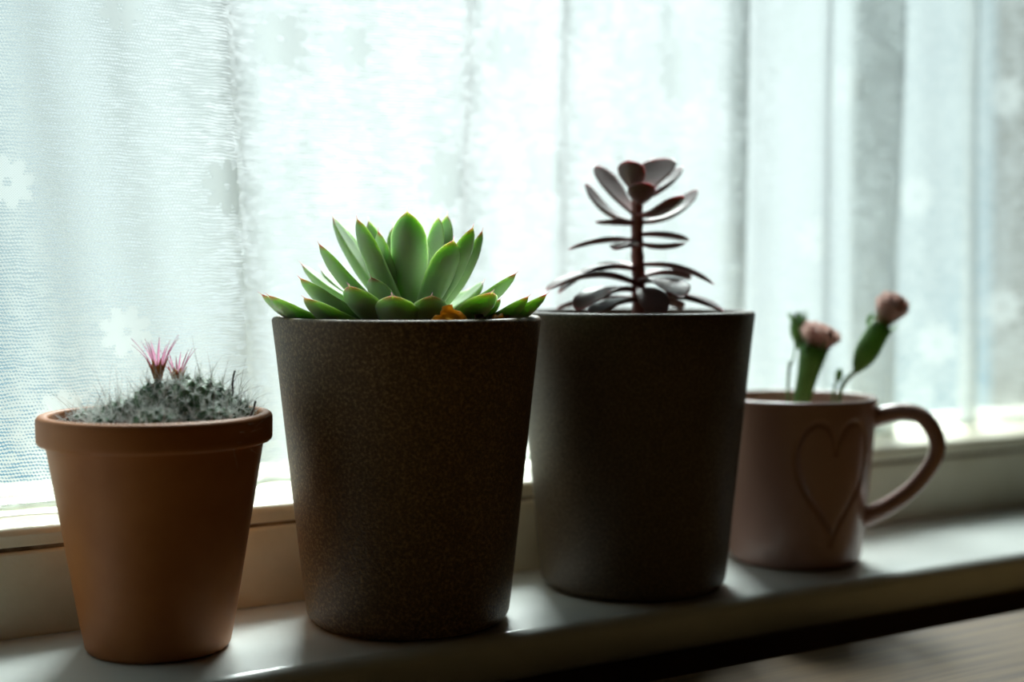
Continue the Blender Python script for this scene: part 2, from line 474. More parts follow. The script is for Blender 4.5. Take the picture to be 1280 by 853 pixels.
# ------------------------------------------------------------------ room shell
X0, X1, YB = -1.7, 2.1, -2.3          # room extents
ZF, ZC = -0.82, 1.60
WX0, WX1, WZ1 = -0.95, 1.13, 1.18     # window opening
Y_WALL, Y_OUT = 0.625, 0.93
struct(mesh_obj('floor', *box_geo(X0, X1, YB, Y_OUT, ZF - 0.05, ZF), M['floorboard'], smooth=False), 'oak floor of the room')
struct(mesh_obj('ceiling', *box_geo(X0, X1, YB, Y_OUT, ZC, ZC + 0.05), M['plaster'], smooth=False), 'plain plaster ceiling')
struct(mesh_obj('wall_back', *box_geo(X0, X1, YB - 0.05, YB, ZF, ZC), M['plaster'], smooth=False), 'warm plaster wall behind')
struct(mesh_obj('wall_left', *box_geo(X0 - 0.05, X0, YB, Y_OUT, ZF, ZC), M['plaster'], smooth=False), 'warm plaster side wall')
struct(mesh_obj('wall_right', *box_geo(X1, X1 + 0.05, YB, Y_OUT, ZF, ZC), M['plaster'], smooth=False), 'warm plaster side wall')
struct(mesh_obj('wall_front', *merge(
    box_geo(X0, X1, Y_WALL, Y_OUT, ZF, -0.0245),
    box_geo(X0, X1, Y_WALL, Y_OUT, WZ1, ZC),
    box_geo(X0, WX0, Y_WALL, Y_OUT, -0.0245, WZ1),
    box_geo(WX1, X1, Y_WALL, Y_OUT, -0.0245, WZ1)), M['plaster'], smooth=False), 'plaster wall that holds the window')

# windowsill board with a bullnose front edge
SF, SB, ST = 0.5792, 0.700, 0.0243
prof = [(SB, -ST), (SF + 0.006, -ST)] + arc(SF + 0.006, -ST + 0.006, 0.006, 270, 180, 5) + arc(SF + 0.007, -0.007, 0.007, 180, 90, 6) + [(SB, 0.0)]
xs = [WX0 + 0.0005 + (WX1 - WX0 - 0.001) * i / 60 for i in range(61)]
V, F = [], []
for x in xs:
    V += [(x, y, z) for y, z in prof]
n = len(prof)
for i in range(60):
    for j in range(n):
        k = (j + 1) % n
        F.append((i * n + j, i * n + k, (i + 1) * n + k, (i + 1) * n + j))
F.append(tuple(range(n))); F.append(tuple(60 * n + j for j in range(n))[::-1])
sill = struct(mesh_obj('trim_1', V, F, M['gloss_white']), 'glossy white painted windowsill board under the plant pots')
es = sill.modifiers.new('edges', 'EDGE_SPLIT'); es.split_angle = math.radians(50)

# window: bottom board, dark brown joint strip, moulded ledge, stiles, head, glass
win = bpy.data.objects.new('window_1', None); win.location = (0, 0, 0); link(win)
struct(win, 'cream painted timber window behind the net curtain')
def wpart(name, geo, mat, smooth=False):
    return mesh_obj(name, *geo, mat, win, smooth)
ZB = 0.0424
wpart('frame_board', box_geo(WX0, WX1, 0.6955, 0.776, 0.0004, ZB, 0.0015), M['cream_paint'])
wpart('joint', box_geo(WX0, WX1, 0.6975, 0.776, ZB - 0.0005, ZB + 0.0020), M['joint_brown'])
lp = [(0.776, ZB + 0.0016)] + arc(0.6985, ZB + 0.0034, 0.0018, 270, 180, 4) + [(0.6964, ZB + 0.0075)] + arc(0.7002, ZB + 0.0076, 0.0040, 180, 90, 8) + [(0.740, ZB + 0.0128), (0.776, ZB + 0.0140)]
V, F = [], []
n = len(lp)
for x in (WX0, WX1):
    V += [(x, y, z) for y, z in lp]
for j in range(n):
    F.append((j, (j + 1) % n, n + (j + 1) % n, n + j))
F += [tuple(range(n)), tuple(range(n, 2 * n))[::-1]]
lg = wpart('ledge', (V, F), M['cream_paint'], True)
es = lg.modifiers.new('edges', 'EDGE_SPLIT'); es.split_angle = math.radians(60)
wpart('bottom_rail', box_geo(WX0, WX1, 0.776, 0.816, 0.0004, ZB + 0.016, 0.002), M['cream_paint'])
wpart('stile', box_geo(WX0, WX0 + 0.06, 0.776, 0.816, ZB + 0.016, WZ1 - 0.06, 0.002), M['cream_paint'])
wpart('stile', box_geo(WX1 - 0.06, WX1, 0.776, 0.816, ZB + 0.016, WZ1 - 0.06, 0.002), M['cream_paint'])
wpart('head_rail', box_geo(WX0, WX1, 0.776, 0.816, WZ1 - 0.06, WZ1, 0.002), M['cream_paint'])
wpart('glass_pane', box_geo(WX0 + 0.058, WX1 - 0.058, 0.794, 0.798, ZB + 0.014, WZ1 - 0.058), M['glass'])

# ------------------------------------------------------------------ net curtain
def build_curtain():
    vis = smooth_path([(x, y, 0) for x, y in CURTAIN_PATH], 24)
    left = smooth_path([(WX0 + 0.012, 0.745, 0), (-0.72, 0.732, 0), (-0.55, 0.752, 0), (-0.36, 0.730, 0), (-0.18, 0.750, 0), (0.0, 0.734, 0), (0.08, 0.731, 0), CURTAIN_PATH[0] + (0,)], 10)
    right = smooth_path([CURTAIN_PATH[-1] + (0,), (1.0, 0.742, 0), (1.03, 0.758, 0), (1.07, 0.744, 0), (WX1 - 0.012, 0.748, 0)], 10)
    full = left[:-1] + vis[:-1] + right
    P = np.array([(p.x, p.y) for p in full])
    seg = np.hypot(*np.diff(P, axis=0).T)
    S = np.concatenate([[0], np.cumsum(seg)])
    s0, s1 = S[len(left) - 1], S[len(left) + len(vis) - 2]
    us = np.concatenate([np.arange(0, s0 - 0.004, 0.008), np.arange(s0, s1, 0.0013), np.arange(s1, S[-1], 0.008), [S[-1]]])
    px, py = np.interp(us, S, P[:, 0]), np.interp(us, S, P[:, 1])
    zs = np.concatenate([np.arange(0.0, 0.335, 0.0015), np.arange(0.335, WZ1 - 0.07, 0.02)])
    nu, nz = len(us), len(zs)
    U_, Z_ = np.meshgrid(us, zs, indexing='ij')
    # hem height drifts along the cloth, folds lean a little
    hem = 0.0575 + 0.0012 * np.sin(us * 23) + 0.0006 * np.sin(us * 71 + 1)
    Zw = hem[:, None] + Z_ * (WZ1 - 0.03 - hem[:, None]) / zs[-1]
    lean = np.interp(px, [0.1, 0.28, 0.40, 0.65, 1.0], [0.03, 0.055, -0.03, -0.02, 0.0])
    Xw = px[:, None] + lean[:, None] * (0.2 - Zw)
    Yw = py[:, None] + 0.0010 * np.sin(U_ * 160 + Zw * 9) + 0.0016 * np.sin(U_ * 47 - Zw * 14)
    motif = np.zeros((nu, nz))
    for fx, fz, fr in CURTAIN_FLOWERS:
        fr *= 0.80
        near = np.abs(px - fx)
        cand = np.where(near < 0.004)[0]
        k = cand[np.argmin(py[cand])]
        fxl = us[k]
        dx, dz = U_ - fxl, Zw - fz
        r = np.hypot(dx, dz)
        a = np.arctan2(dz, dx) + fx * 9
        k8 = np.cos(4 * a)
        edge = fr * (0.42 + 0.58 * np.abs(k8) ** 0.55)
        mk = np.clip((edge - r) / 0.0015 + 0.5, 0, 1) * np.clip((r - fr * 0.16) / 0.0012 + 0.5, 0, 1)
        motif = np.maximum(motif, mk)
    V = np.stack([Xw, Yw, Zw], -1).reshape(-1, 3)
    idx = np.arange(nu * nz).reshape(nu, nz)
    F = np.stack([idx[:-1, :-1], idx[1:, :-1], idx[1:, 1:], idx[:-1, 1:]], -1).reshape(-1, 4)
    uv = np.stack([U_, Zw], -1).reshape(-1, 2)
    cur = mesh_obj('net_curtain', V.tolist(), F.tolist(), M['net'], None, True, {'motif': motif.ravel()}, uv)
    tag(cur, 'white knitted net curtain with daisy motifs hanging in folds across the window', 'curtain')
    hp = [(Xw[i, 0], Yw[i, 0], Zw[i, 0] + 0.0012) for i in range(0, nu, 3)]
    mesh_obj('hem', *tube(hp, 0.0019, 6, 0.35, up=(0, 1, 0)), M['hem'], cur)
    return cur
build_curtain()

# ------------------------------------------------------------------ desk in front of the sill
desk = thing('desk', (0.35, 0.13, ZF), 'wooden desk with grained top standing just below the windowsill', 'desk')
DT = -0.026 - ZF
for i in range(6):
    y0 = -0.42 + i * 0.1405
    mesh_obj('top_plank', *box_geo(-0.75, 1.15, y0, y0 + 0.1402, DT - 0.024, DT, 0.0012), M['wood'], desk, False)
for sx in (-0.68, 1.08):
    for sy in (-0.36, 0.36):
        mesh_obj('leg', *box_geo(sx - 0.025, sx + 0.025, sy - 0.025, sy + 0.025, 0, DT - 0.0241, 0.003), M['wood'], desk, False)

# ------------------------------------------------------------------ pots
def pot_profile(rb, rt, h, wall, lip, foot):
    out = []
    slope = math.atan2(rt - rb, h)
    out += [(0.0, 0.0015), (rb * 0.55, 0.0015), (rb * 0.80, 0.0004), (rb - foot * 1.02, 0.0)]
    out += arc(rb - foot + 0.0006, foot, foot, -90, -12, 8)
    for i in range(1, 9):
        t = i / 9
        z = foot + (h - lip - foot) * t
        out.append((rb + (rt - rb) * (z / h), z))
    out += arc(rt - lip, h - lip, lip, 0, 90, 5)
    out += arc(rt - wall + lip, h - lip, lip, 90, 180, 5)
    out += [(rt - wall - 0.002, h * 0.8), (rb - wall, wall + 0.004), (0.0, wall + 0.003)]
    return out

POT1, POT2, POT3, MUG = (0.2073, 0.6484, 0), (0.3328, 0.6355, 0), (0.4775, 0.6388, 0), (0.6034, 0.6424, 0)

def stone_pot(name, loc, rb, rt, h, mat, label):
    root = thing(name, loc, label, 'plant pot')
    mesh_obj('pot_wall', *lathe(pot_profile(rb, rt, h, 0.0058, 0.0022, 0.0075), 128), mat, root)
    return root
stone_pot('stoneware_pot', POT2, 0.051, 0.0675, 0.154, M['stone_brown'], 'speckled brown stoneware pot holding the green rosette succulent')
stone_pot('stoneware_pot', POT3, 0.0513, 0.0669, 0.1546, M['stone_dark'], 'dark grey-brown stoneware pot holding the tall purple succulent')

tp = thing('terracotta_pot', POT1, 'orange terracotta pot with rolled rim holding the hairy cactus', 'plant pot')
h, rt = 0.1105, 0.0536
body = [(0, 0.002), (0.012, 0.002), (0.026, 0.0005)] + arc(0.0300, 0.0036, 0.0036, -90, -8, 6)
for i in range(1, 10):
    z = 0.0036 + (0.0965 - 0.0036) * i / 9
    body.append((0.0334 + (0.0496 - 0.0334) * z / 0.0975, z))
body += [(0.0497, 0.0976), (0.0472, 0.0980), (0.0345, 0.03), (0.028, 0.008), (0, 0.005)]
mesh_obj('pot_wall', *lathe(body, 128), M['terracotta'], tp)
rim = [(0.0474, 0.0970), (0.0497, 0.0968)] + arc(0.0512, 0.0992, 0.0024, -90, -10, 5) + [(0.0536, 0.1005), (0.0537, 0.1060)] + arc(0.0512, 0.1080, 0.0025, 10, 90, 6) + arc(0.0498, 0.1088, 0.0017, 90, 180, 5) + [(0.0476, 0.1030), (0.0474, 0.0970)]
mesh_obj('rim', *lathe(rim, 128), M['terracotta'], tp)

# soil discs with grit
def soil(loc, r, z, label, amp=0.0025, grains=240, mound=0.0, seed=1):
    g = np.random.default_rng(seed)
    V, F = [(0, 0, z + mound)], []
    rings, n = 18, 72
    for i in range(1, rings + 1):
        rr = r * i / rings
        for k in range(n):
            a = 2 * math.pi * k / n
            d = 0 if i == rings else g.normal(0, amp * 0.4)
            V.append((rr * math.cos(a), rr * math.sin(a), z + mound * (1 - (i / rings) ** 2) + d))
    for k in range(n):
        F.append((0, 1 + k, 1 + (k + 1) % n))
    for i in range(rings - 1):
        for k in range(n):
            l = (k + 1) % n
            F.append((1 + i * n + k, 1 + (i + 1) * n + k, 1 + (i + 1) * n + l, 1 + i * n + l))
    # a plug of soil below, so the disc has depth
    m = len(V)
    for k in range(n):
        a = 2 * math.pi * k / n
        V.append((r * 0.87 * math.cos(a), r * 0.87 * math.sin(a), z - 0.02))
    for k in range(n):
        l = (k + 1) % n
        F.append((1 + (rings - 1) * n + k, m + k, m + l, 1 + (rings - 1) * n + l))
    F.append(tuple(m + k for k in range(n))[::-1])
    o = mesh_obj('potting_soil', V, F, M['soil'])
    o.location = loc
    tag(o, label, 'soil'); o['kind'] = 'stuff'
    GV, GF = [], []
    ico = [(0, 0, 1), (0.9, 0, -0.3), (-0.5, 0.8, -0.2), (-0.5, -0.8, -0.3), (0.3, 0.3, -0.8)]
    for q in range(grains):
        rr = r * 0.96 * math.sqrt(g.random()); a = g.random() * 6.283
        s = g.uniform(0.0006, 0.0019)
        R = Matrix.Rotation(g.random() * 6.28, 3, Vector(g.normal(size=3)).normalized())
        c = Vector((rr * math.cos(a), rr * math.sin(a), z + mound * (1 - (rr / r) ** 2) + s * 0.5))
        b = len(GV)
        GV += [c + R @ Vector(p) * s for p in ico]
        GF += [tuple(b + i for i in f) for f in ((0, 1, 2), (0, 2, 3), (0, 3, 1), (1, 4, 2), (2, 4, 3), (3, 4, 1))]
    gr = mesh_obj('grit', GV, GF, M['grit'], o, False); gr['kind'] = 'stuff'
    return o
soil(POT1, 0.0475, 0.1065, 'brown gritty soil in the terracotta pot under the cactus', 0.003, 420, 0.002, 3)
soil(POT2, 0.0598, 0.1410, 'dark potting soil in the speckled brown pot', 0.003, 260, 0.003, 4)
soil(POT3, 0.0594, 0.1420, 'dark potting soil in the dark grey-brown pot', 0.003, 200, 0.003, 5)

# ------------------------------------------------------------------ leaves
def leaf_geo(base, tip, width, bend, thick, shape, nl=18, nc=14, mucro=0.0, cup=0.18, curl=0.0):
    """Fleshy leaf from base to tip; all lengths in metres. The upper face looks up and inwards."""
    B, T = Vector(base), Vector(tip)
    d = (T - B); Lg = d.length; d.normalize()
    nrm = Vector((0, 0, 1)) - d * d.z
    if nrm.length < 0.05:
        nrm = Vector((0, -1, 0))
    nrm.normalize()
    side = d.cross(nrm).normalized()
    V, F, al, ed = [], [], [], []
    for i in range(nl + 1):
        t = 1 - (1 - i / nl) ** 1.25
        w = width * 0.5 * np.interp(t, shape[0], shape[1])
        th = thick * np.interp(t, [0, 0.15, 0.5, 0.8, 0.95, 1.0], [0.75, 0.9, 1.0, 0.75, 0.38, 0.06])
        th = min(th, w * 1.15 + 0.0003)
        c = B + d * (Lg * t) + nrm * (bend * 4 * t * (1 - t) + curl * t ** 4)
        for k in range(nc):
            a = 2 * math.pi * k / nc
            x, y = math.cos(a), math.sin(a)
            # upper face shallow, lower face full and keeled
            yy = y * 0.32 if y > 0 else y * (0.68 + 0.15 * (1 - abs(x)))
            lift = cup * w * x * x
            V.append(c + side * (x * w) + nrm * (yy * th + lift))
            al.append(t); ed.append(abs(x) ** 3)
    for i in range(nl):
        for k in range(nc):
            l = (k + 1) % nc
            F.append((i * nc + k, i * nc + l, (i + 1) * nc + l, (i + 1) * nc + k))
    F.append(tuple(range(nc))[::-1])
    top = len(V)
    V.append(B + d * (Lg + mucro) + nrm * (curl + mucro * 0.35)); al.append(1.0); ed.append(1.0)
    for k in range(nc):
        F.append((nl * nc + k, nl * nc + (k + 1) % nc, top))
    return V, F, {'along': al, 'edge': ed}

mm = 0.001
SH_ECH = ([0, 0.12, 0.35, 0.6, 0.78, 0.88, 0.95, 0.985, 1.0], [0.50, 0.56, 0.80, 0.99, 0.94, 0.74, 0.42, 0.17, 0.05])
SH_PUR = ([0, 0.12, 0.35, 0.6, 0.8, 0.92, 0.98, 1.0], [0.34, 0.40, 0.70, 0.98, 0.95, 0.66, 0.30, 0.10])

ech = thing('rosette_succulent', (POT2[0], POT2[1], 0.0), 'green rosette succulent with red-tipped pointed leaves in the brown pot', 'succulent')
for i, (b, t, w, bend) in enumerate(ECHEVERIA_LEAVES):
    V, F, A = leaf_geo([x * mm for x in b], [x * mm for x in t], w * mm, bend * mm, min(0.0058, w * mm * 0.40), SH_ECH, 20, 16, 0.0028, 0.20, 0.0012)
    mesh_obj('leaf', V, F, M['leaf_green'], ech, True, A)
mesh_obj('stem', *tube([(0.003, -0.001, 0.135), (0.003, -0.001, 0.150), (0.003, -0.001, 0.160)], [0.008, 0.010, 0.004], 12), M['leaf_green'], ech)
# withered leaf lying on the rim side
def crumpled(name, a, b, c, mat, parent, n=7, amp=0.0012, seed=2):
    g = np.random.default_rng(seed)
    a, b, c = Vector(a), Vector(b), Vector(c)
    nr = (b - a).cross(c - a).normalized()
    V, F, row = [], [], []
    for i in range(n + 1):
        r = []
        for j in range(n + 1 - i):
            s, t = i / n, j / n
            r.append(len(V))
            bul = 0.0035 * math.sin(math.pi * min(1, s + t)) * (1 - s)
            V.append(a + (c - a) * s + (b - a) * t + nr * (bul + g.normal(0, amp)) + Vector((g.normal(0, amp * 0.5), 0, g.normal(0, amp * 0.5))))
        row.append(r)
    for i in range(n):
        for j in range(n - i):
            F.append((row[i][j], row[i][j + 1], row[i + 1][j]))
            if j < n - i - 1:
                F.append((row[i][j + 1], row[i + 1][j + 1], row[i + 1][j]))
    o = mesh_obj(name, V, F, mat, parent, True)
    sm = o.modifiers.new('thick', 'SOLIDIFY'); sm.thickness = 0.0009
    return o
dl = crumpled('withered_leaf', (-0.0160, -0.0545, 0.1530), (0.0030, -0.0600, 0.1530), (-0.0095, -0.0585, 0.1612), M['dry_leaf'], ech)
dl['label'] = 'dry orange withered leaf'
d2 = crumpled('withered_leaf', (0.004, -0.058, 0.1520), (0.014, -0.0575, 0.1524), (0.010, -0.054, 0.1565), M['dead_brown'], ech, 6, 0.0012, 5)
d2['label'] = 'small dark shrivelled leaf scrap'
d3 = crumpled('withered_leaf', (0.016, -0.054, 0.1525), (0.030, -0.047, 0.1530), (0.026, -0.046, 0.1555), M['dry_leaf'], ech, 6, 0.0008, 6)
d3['label'] = 'flat tan dried leaf'

pur = thing('purple_succulent', (POT3[0], POT3[1], 0.0), 'tall purple succulent with dark spoon leaves up a pink-brown stem', 'succulent')
for i, (b, t, w, bend) in enumerate(PURPLE_LEAVES):
    V, F, A = leaf_geo([x * mm for x in b], [x * mm for x in t], w * mm, bend * mm, 0.0032, SH_PUR, 18, 14, 0.0006, 0.16, 0.0)
    mesh_obj('leaf', V, F, M['leaf_purple'], pur, True, A)
sp = smooth_path([(0.0019, -0.0015, 0.136), (0.0025, -0.0006, 0.1716), (0.0023, 0.0008, 0.194), (0.0026, 0.0004, 0.2245)], 10)
mesh_obj('stem', *tube(sp, [0.0040 - 0.0008 * i / len(sp) + 0.0003 * math.sin(i * 1.7) for i in range(len(sp))], 12), M['stem_purple'], pur)

# ------------------------------------------------------------------ hairy cactus
cac = thing('hairy_cactus', (POT1[0], POT1[1], 0.0), 'low clump of dark green cactus covered in white hair with pink flowers', 'cactus')
HEADS = [((14.6, -13.5, 108.5), 19.5, 19.5), ((30.0, -16.0, 105.5), 11.5, 13.0), ((-1.0, -9.5, 107.0), 15.5, 19.0), ((-16.5, -3.0, 105.5), 12.0, 12.5),
         ((-28.0, 8.5, 103.5), 9.5, 9.0), ((16.5, -30.0, 105.0), 13.0, 11.0), ((-8.0, -26.0, 104.5), 12.5, 10.5), ((-27.0, -10.0, 103.5), 9.0, 8.0)]
def spike(V, F, p, d, length, r, curve, n=3, seg=3, hook=0.0):
    d = d.normalized()
    up = Vector((0, 0, 1))
    a = d.orthogonal().normalized(); b = d.cross(a)
    base = len(V)
    for i in range(seg + 1):
        t = i / seg
        c = p + d * (length * t) + curve * (length * t * t)
        if hook and i == seg:
            c = c + Vector((curve.x, curve.y, -0.6)) * hook
        rr = r * (1 - 0.75 * t)
        for k in range(n):
            q = 6.2832 * k / n
            V.append(c + a * (rr * math.cos(q)) + b * (rr * math.sin(q)))
    for i in range(seg):
        for k in range(n):
            l = (k + 1) % n
            F.append((base + i * n + k, base + i * n + l, base + (i + 1) * n + l, base + (i + 1) * n + k))
LV, LF = [], []
for hi, (c, rx, rz) in enumerate(HEADS):
    c = Vector(c) * mm; rx *= mm; rz *= mm
    # tubercled body: a sphere with knobs on spiral rows
    na = int(44 + 70 * (rx / 0.0195) ** 2)
    pts = []
    for k in range(na):
        z = 1 - 1.55 * (k + 0.5) / na
        a = k * 2.399963 + hi
        s = math.sqrt(max(0, 1 - z * z))
        pts.append(Vector((s * math.cos(a), s * math.sin(a), z)))
    PA = np.array([tuple(p) for p in pts])
    V, F = [], []
    nr, ns = 30, 44
    knob = 2.0 / math.sqrt(na)
    for i in range(nr + 1):
        th = math.pi * 0.82 * i / nr
        for k in range(ns):
            a = 2 * math.pi * k / ns
            v = np.array([math.sin(th) * math.cos(a), math.sin(th) * math.sin(a), math.cos(th)])
            dd = np.min(np.linalg.norm(PA - v, axis=1))
            sc = 0.90 + 0.14 * math.exp(-(dd / (knob * 0.55)) ** 2)
            V.append((c.x + v[0] * rx * sc, c.y + v[1] * rx * sc, c.z + v[2] * rz * sc))
    for i in range(nr):
        for k in range(ns):
            l = (k + 1) % ns
            F.append((i * ns + k, (i + 1) * ns + k, (i + 1) * ns + l, i * ns + l))
    head = mesh_obj('head', V, F, M['cactus_body'], cac)
    SV, SF_ = [], []
    for p in pts:
        nrm = Vector((p.x / rx, p.y / rx, p.z / rz)).normalized()
        pos = c + Vector((p.x * rx, p.y * rx, p.z * rz)) * 1.02
        a = nrm.orthogonal().normalized(); b = nrm.cross(a)
        for q in range(11):
            an = rng.random() * 6.283
            tilt = rng.uniform(0.75, 1.5)
            dv = nrm * math.cos(tilt) + (a * math.cos(an) + b * math.sin(an)) * math.sin(tilt)
            spike(SV, SF_, pos, dv, rng.uniform(0.0012, 0.0034), rng.uniform(0.00016, 0.00028), Vector(rng.normal(0, 0.25, 3)), 3, 2)
        for q in range(4):
            dv = nrm + Vector(rng.normal(0, 0.35, 3)) + Vector((0, 0, 0.4))
            spike(SV, SF_, pos, dv, rng.uniform(0.004, 0.0115), rng.uniform(0.00008, 0.00012), Vector(rng.normal(0, 0.25, 3)), 3, 3)
        if nrm.z > 0.05 and rng.random() < 0.5:
            dv = nrm + Vector(rng.normal(0, 0.30, 3)) + Vector((0, 0, 0.5))
            spike(LV, LF, pos, dv, rng.uniform(0.008, 0.0165), rng.uniform(0.00012, 0.00019), Vector(rng.normal(0, 0.22, 3)), 3, 6, 0.0007)
    so = mesh_obj('white_hair', SV, SF_, M['spine_white'], head); so['kind'] = 'stuff'; so['label'] = 'fine white hair and radial spines'
so = mesh_obj('hooked_spine', LV, LF, M['spine_hook'], cac); so['kind'] = 'stuff'; so['label'] = 'long thin brownish hooked spines'

def petal_geo(p, d, length, w, curve, seg=8):
    d = d.normalized(); side = d.orthogonal().normalized() if abs(d.z) > 0.99 else d.cross(Vector((0, 0, 1))).normalized()
    nr = side.cross(d).normalized()
    V, F = [], []
    for i in range(seg + 1):
        t = i / seg
        c = p + d * (length * t) + curve * (length * t * t)
        ww = w * 0.5 * max(0.06, math.sin(math.pi * min(1, 0.22 + 0.78 * t)) ** 0.8)
        V += [c - side * ww + nr * (ww * 0.35), c - nr * 0.00012, c + side * ww + nr * (ww * 0.35), c + nr * 0.00012]
    for i in range(seg):
        for k in range(4):
            l = (k + 1) % 4
            F.append((i * 4 + k, i * 4 + l, i * 4 + 4 + l, i * 4 + 4 + k))
    F += [(0, 1, 2, 3), (seg * 4 + 3, seg * 4 + 2, seg * 4 + 1, seg * 4)]
    return V, F

def cactus_flower(base, axis, hgt, n, spread, plen, pw, seed):
    g = np.random.default_rng(seed)
    base, axis = Vector(base), Vector(axis).normalized()
    a = axis.orthogonal().normalized(); b = axis.cross(a)
    pts = [base + axis * (hgt * t) for t in (0, 0.25, 0.5, 0.8, 1.0)]
    fl = mesh_obj('flower', *tube(pts, [0.0013, 0.0021, 0.0026, 0.0030, 0.0018], 12), M['receptacle'], cac)
    for k in range(n):
        an = 6.2832 * k / n + g.normal(0, 0.15)
        o = a * math.cos(an) + b * math.sin(an)
        sp_ = spread * g.uniform(0.5, 1.25)
        V, F = petal_geo(base + axis * (hgt * 0.62) + o * 0.0022, axis + o * sp_, plen * g.uniform(0.75, 1.1), pw * g.uniform(0.8, 1.1), o * g.uniform(0.05, 0.4))
        mesh_obj('petal', V, F, M['petal_pink'], fl)
    for k in range(8):
        an = 6.2832 * k / 8
        o = a * math.cos(an) + b * math.sin(an)
        V, F = petal_geo(base + axis * (hgt * 0.25) + o * 0.0020, axis + o * 0.25, hgt * 0.95, 0.0019, o * 0.1, 5)
        mesh_obj('sepal', V, F, M['receptacle'], fl)
    return fl
cactus_flower((-0.0009, -0.0065, 0.1245), (-0.02, 0.0, 1), 0.0105, 15, 0.36, 0.0150, 0.0011, 3)
cactus_flower((0.0088, -0.0050, 0.1225), (0.02, 0.05, 1), 0.0080, 12, 0.40, 0.0125, 0.0010, 4)

tw = mesh_obj('dry_twig', *tube(smooth_path([(0.0330, -0.0285, 0.1045), (0.0340, -0.0300, 0.1085), (0.0352, -0.0320, 0.1120), (0.0362, -0.0330, 0.1168)], 4), 0.00055, 6), M['twig'])
tw.location = POT1; tag(tw, 'short dark twig poking out of soil at rim of terracotta pot', 'twig')
V, F = tube(smooth_path([(0.0310, -0.0165, 0.1150), (0.0306, -0.0187, 0.1200), (0.0303, -0.0195, 0.1250), (0.0312, -0.0200, 0.1302)], 4), 0.00045, 6)
for k in range(16):
    p = Vector((0.0306, -0.0187, 0.119)) + Vector((0.0004, -0.0008, 0.011)) * (k / 16)
    spike(V, F, p, Vector((rng.normal(0, 1), rng.normal(0, 1), 0.8)), 0.0014, 0.0002, Vector((0, 0, 0.3)), 3, 1)
tw = mesh_obj('dry_twig', V, F, M['twig'])
tw.location = POT1; tag(tw, 'dark bristly dead stalk standing up from the cactus hair', 'twig')

# ------------------------------------------------------------------ mug
mug = thing('mug', MUG, 'pink glazed mug with an engraved heart and a loop handle', 'mug')
RB, RT, MH = 0.0395, 0.0490, 0.1005
prof = [(0, 0.003), (0.028, 0.003), (0.031, 0.0008), (0.0335, 0.0)] + arc(0.0350, 0.0045, 0.0045, -90, -6, 6)
zs = np.linspace(0.0052, MH - 0.0025, 110)
prof += [(RB + (RT - RB) * (z / MH), z) for z in zs]
prof += arc(RT - 0.0021, MH - 0.0021, 0.0021, 4, 90, 5) + arc(RT - 0.0025, MH - 0.0021, 0.0021, 90, 180, 5)
prof += [(RT - 0.0052, MH * 0.75), (RB - 0.004, 0.012), (RB - 0.010, 0.007), (0, 0.0065)]
V, F = lathe(prof, 300)
V = np.array(V)
front = Vector((-0.685, -0.729, 0)).normalized()      # room side of the mug
to_right = Vector((-front.y, front.x, 0))
hd = front * math.cos(math.radians(31)) + to_right * math.sin(math.radians(31))
th0 = math.atan2(hd.y, hd.x)
ang = np.arctan2(V[:, 1], V[:, 0]) - th0
ang = (ang + math.pi) % (2 * math.pi) - math.pi
rad = np.hypot(V[:, 0], V[:, 1])
tt = np.linspace(0, 2 * math.pi, 240, endpoint=False)
hx = 0.0245 / 16 * 16 * np.sin(tt) ** 3
hz = 0.0585 + 0.0025 * (13 * np.cos(tt) - 5 * np.cos(2 * tt) - 2 * np.cos(3 * tt) - np.cos(4 * tt))
outer = (rad > RB + (RT - RB) * V[:, 2] / MH - 0.0008) & (np.abs(ang) < 0.9) & (V[:, 2] > 0.008) & (V[:, 2] < MH - 0.003)
io = np.where(outer)[0]
dist = np.full(len(V), 1.0)
sx = ang[io] * rad[io]
D2 = np.min(np.hypot(sx[:, None] - hx[None], V[io, 2][:, None] - hz[None]), axis=1)
dist[io] = D2
dr = -0.0019 * np.exp(-(dist / 0.00125) ** 2)
V[:, 0] += dr * V[:, 0] / np.maximum(rad, 1e-6)
V[:, 1] += dr * V[:, 1] / np.maximum(rad, 1e-6)
mesh_obj('mug_body', V.tolist(), F, M['glaze'], mug)
hr = (to_right * 0.995 + front * 0.10).normalized()
def hp(o, z):
    return tuple(hr * o + Vector((0, 0, z)))
hpath = smooth_path([hp(0.0455, 0.0880), hp(0.0530, 0.0905), hp(0.0640, 0.0925), hp(0.0745, 0.0895), hp(0.0818, 0.0795), hp(0.0825, 0.0680), hp(0.0765, 0.0560), hp(0.0680, 0.0455), hp(0.0570, 0.0365), hp(0.0480, 0.0310), hp(0.0405, 0.0275)], 6)
nh = len(hpath)
side = hr.cross(Vector((0, 0, 1)))
mesh_obj('handle', *tube(hpath, [0.0060 - 0.0012 * math.sin(math.pi * i / (nh - 1)) for i in range(nh)], 16, 1.25, up=tuple(side)), M['glaze'], mug)

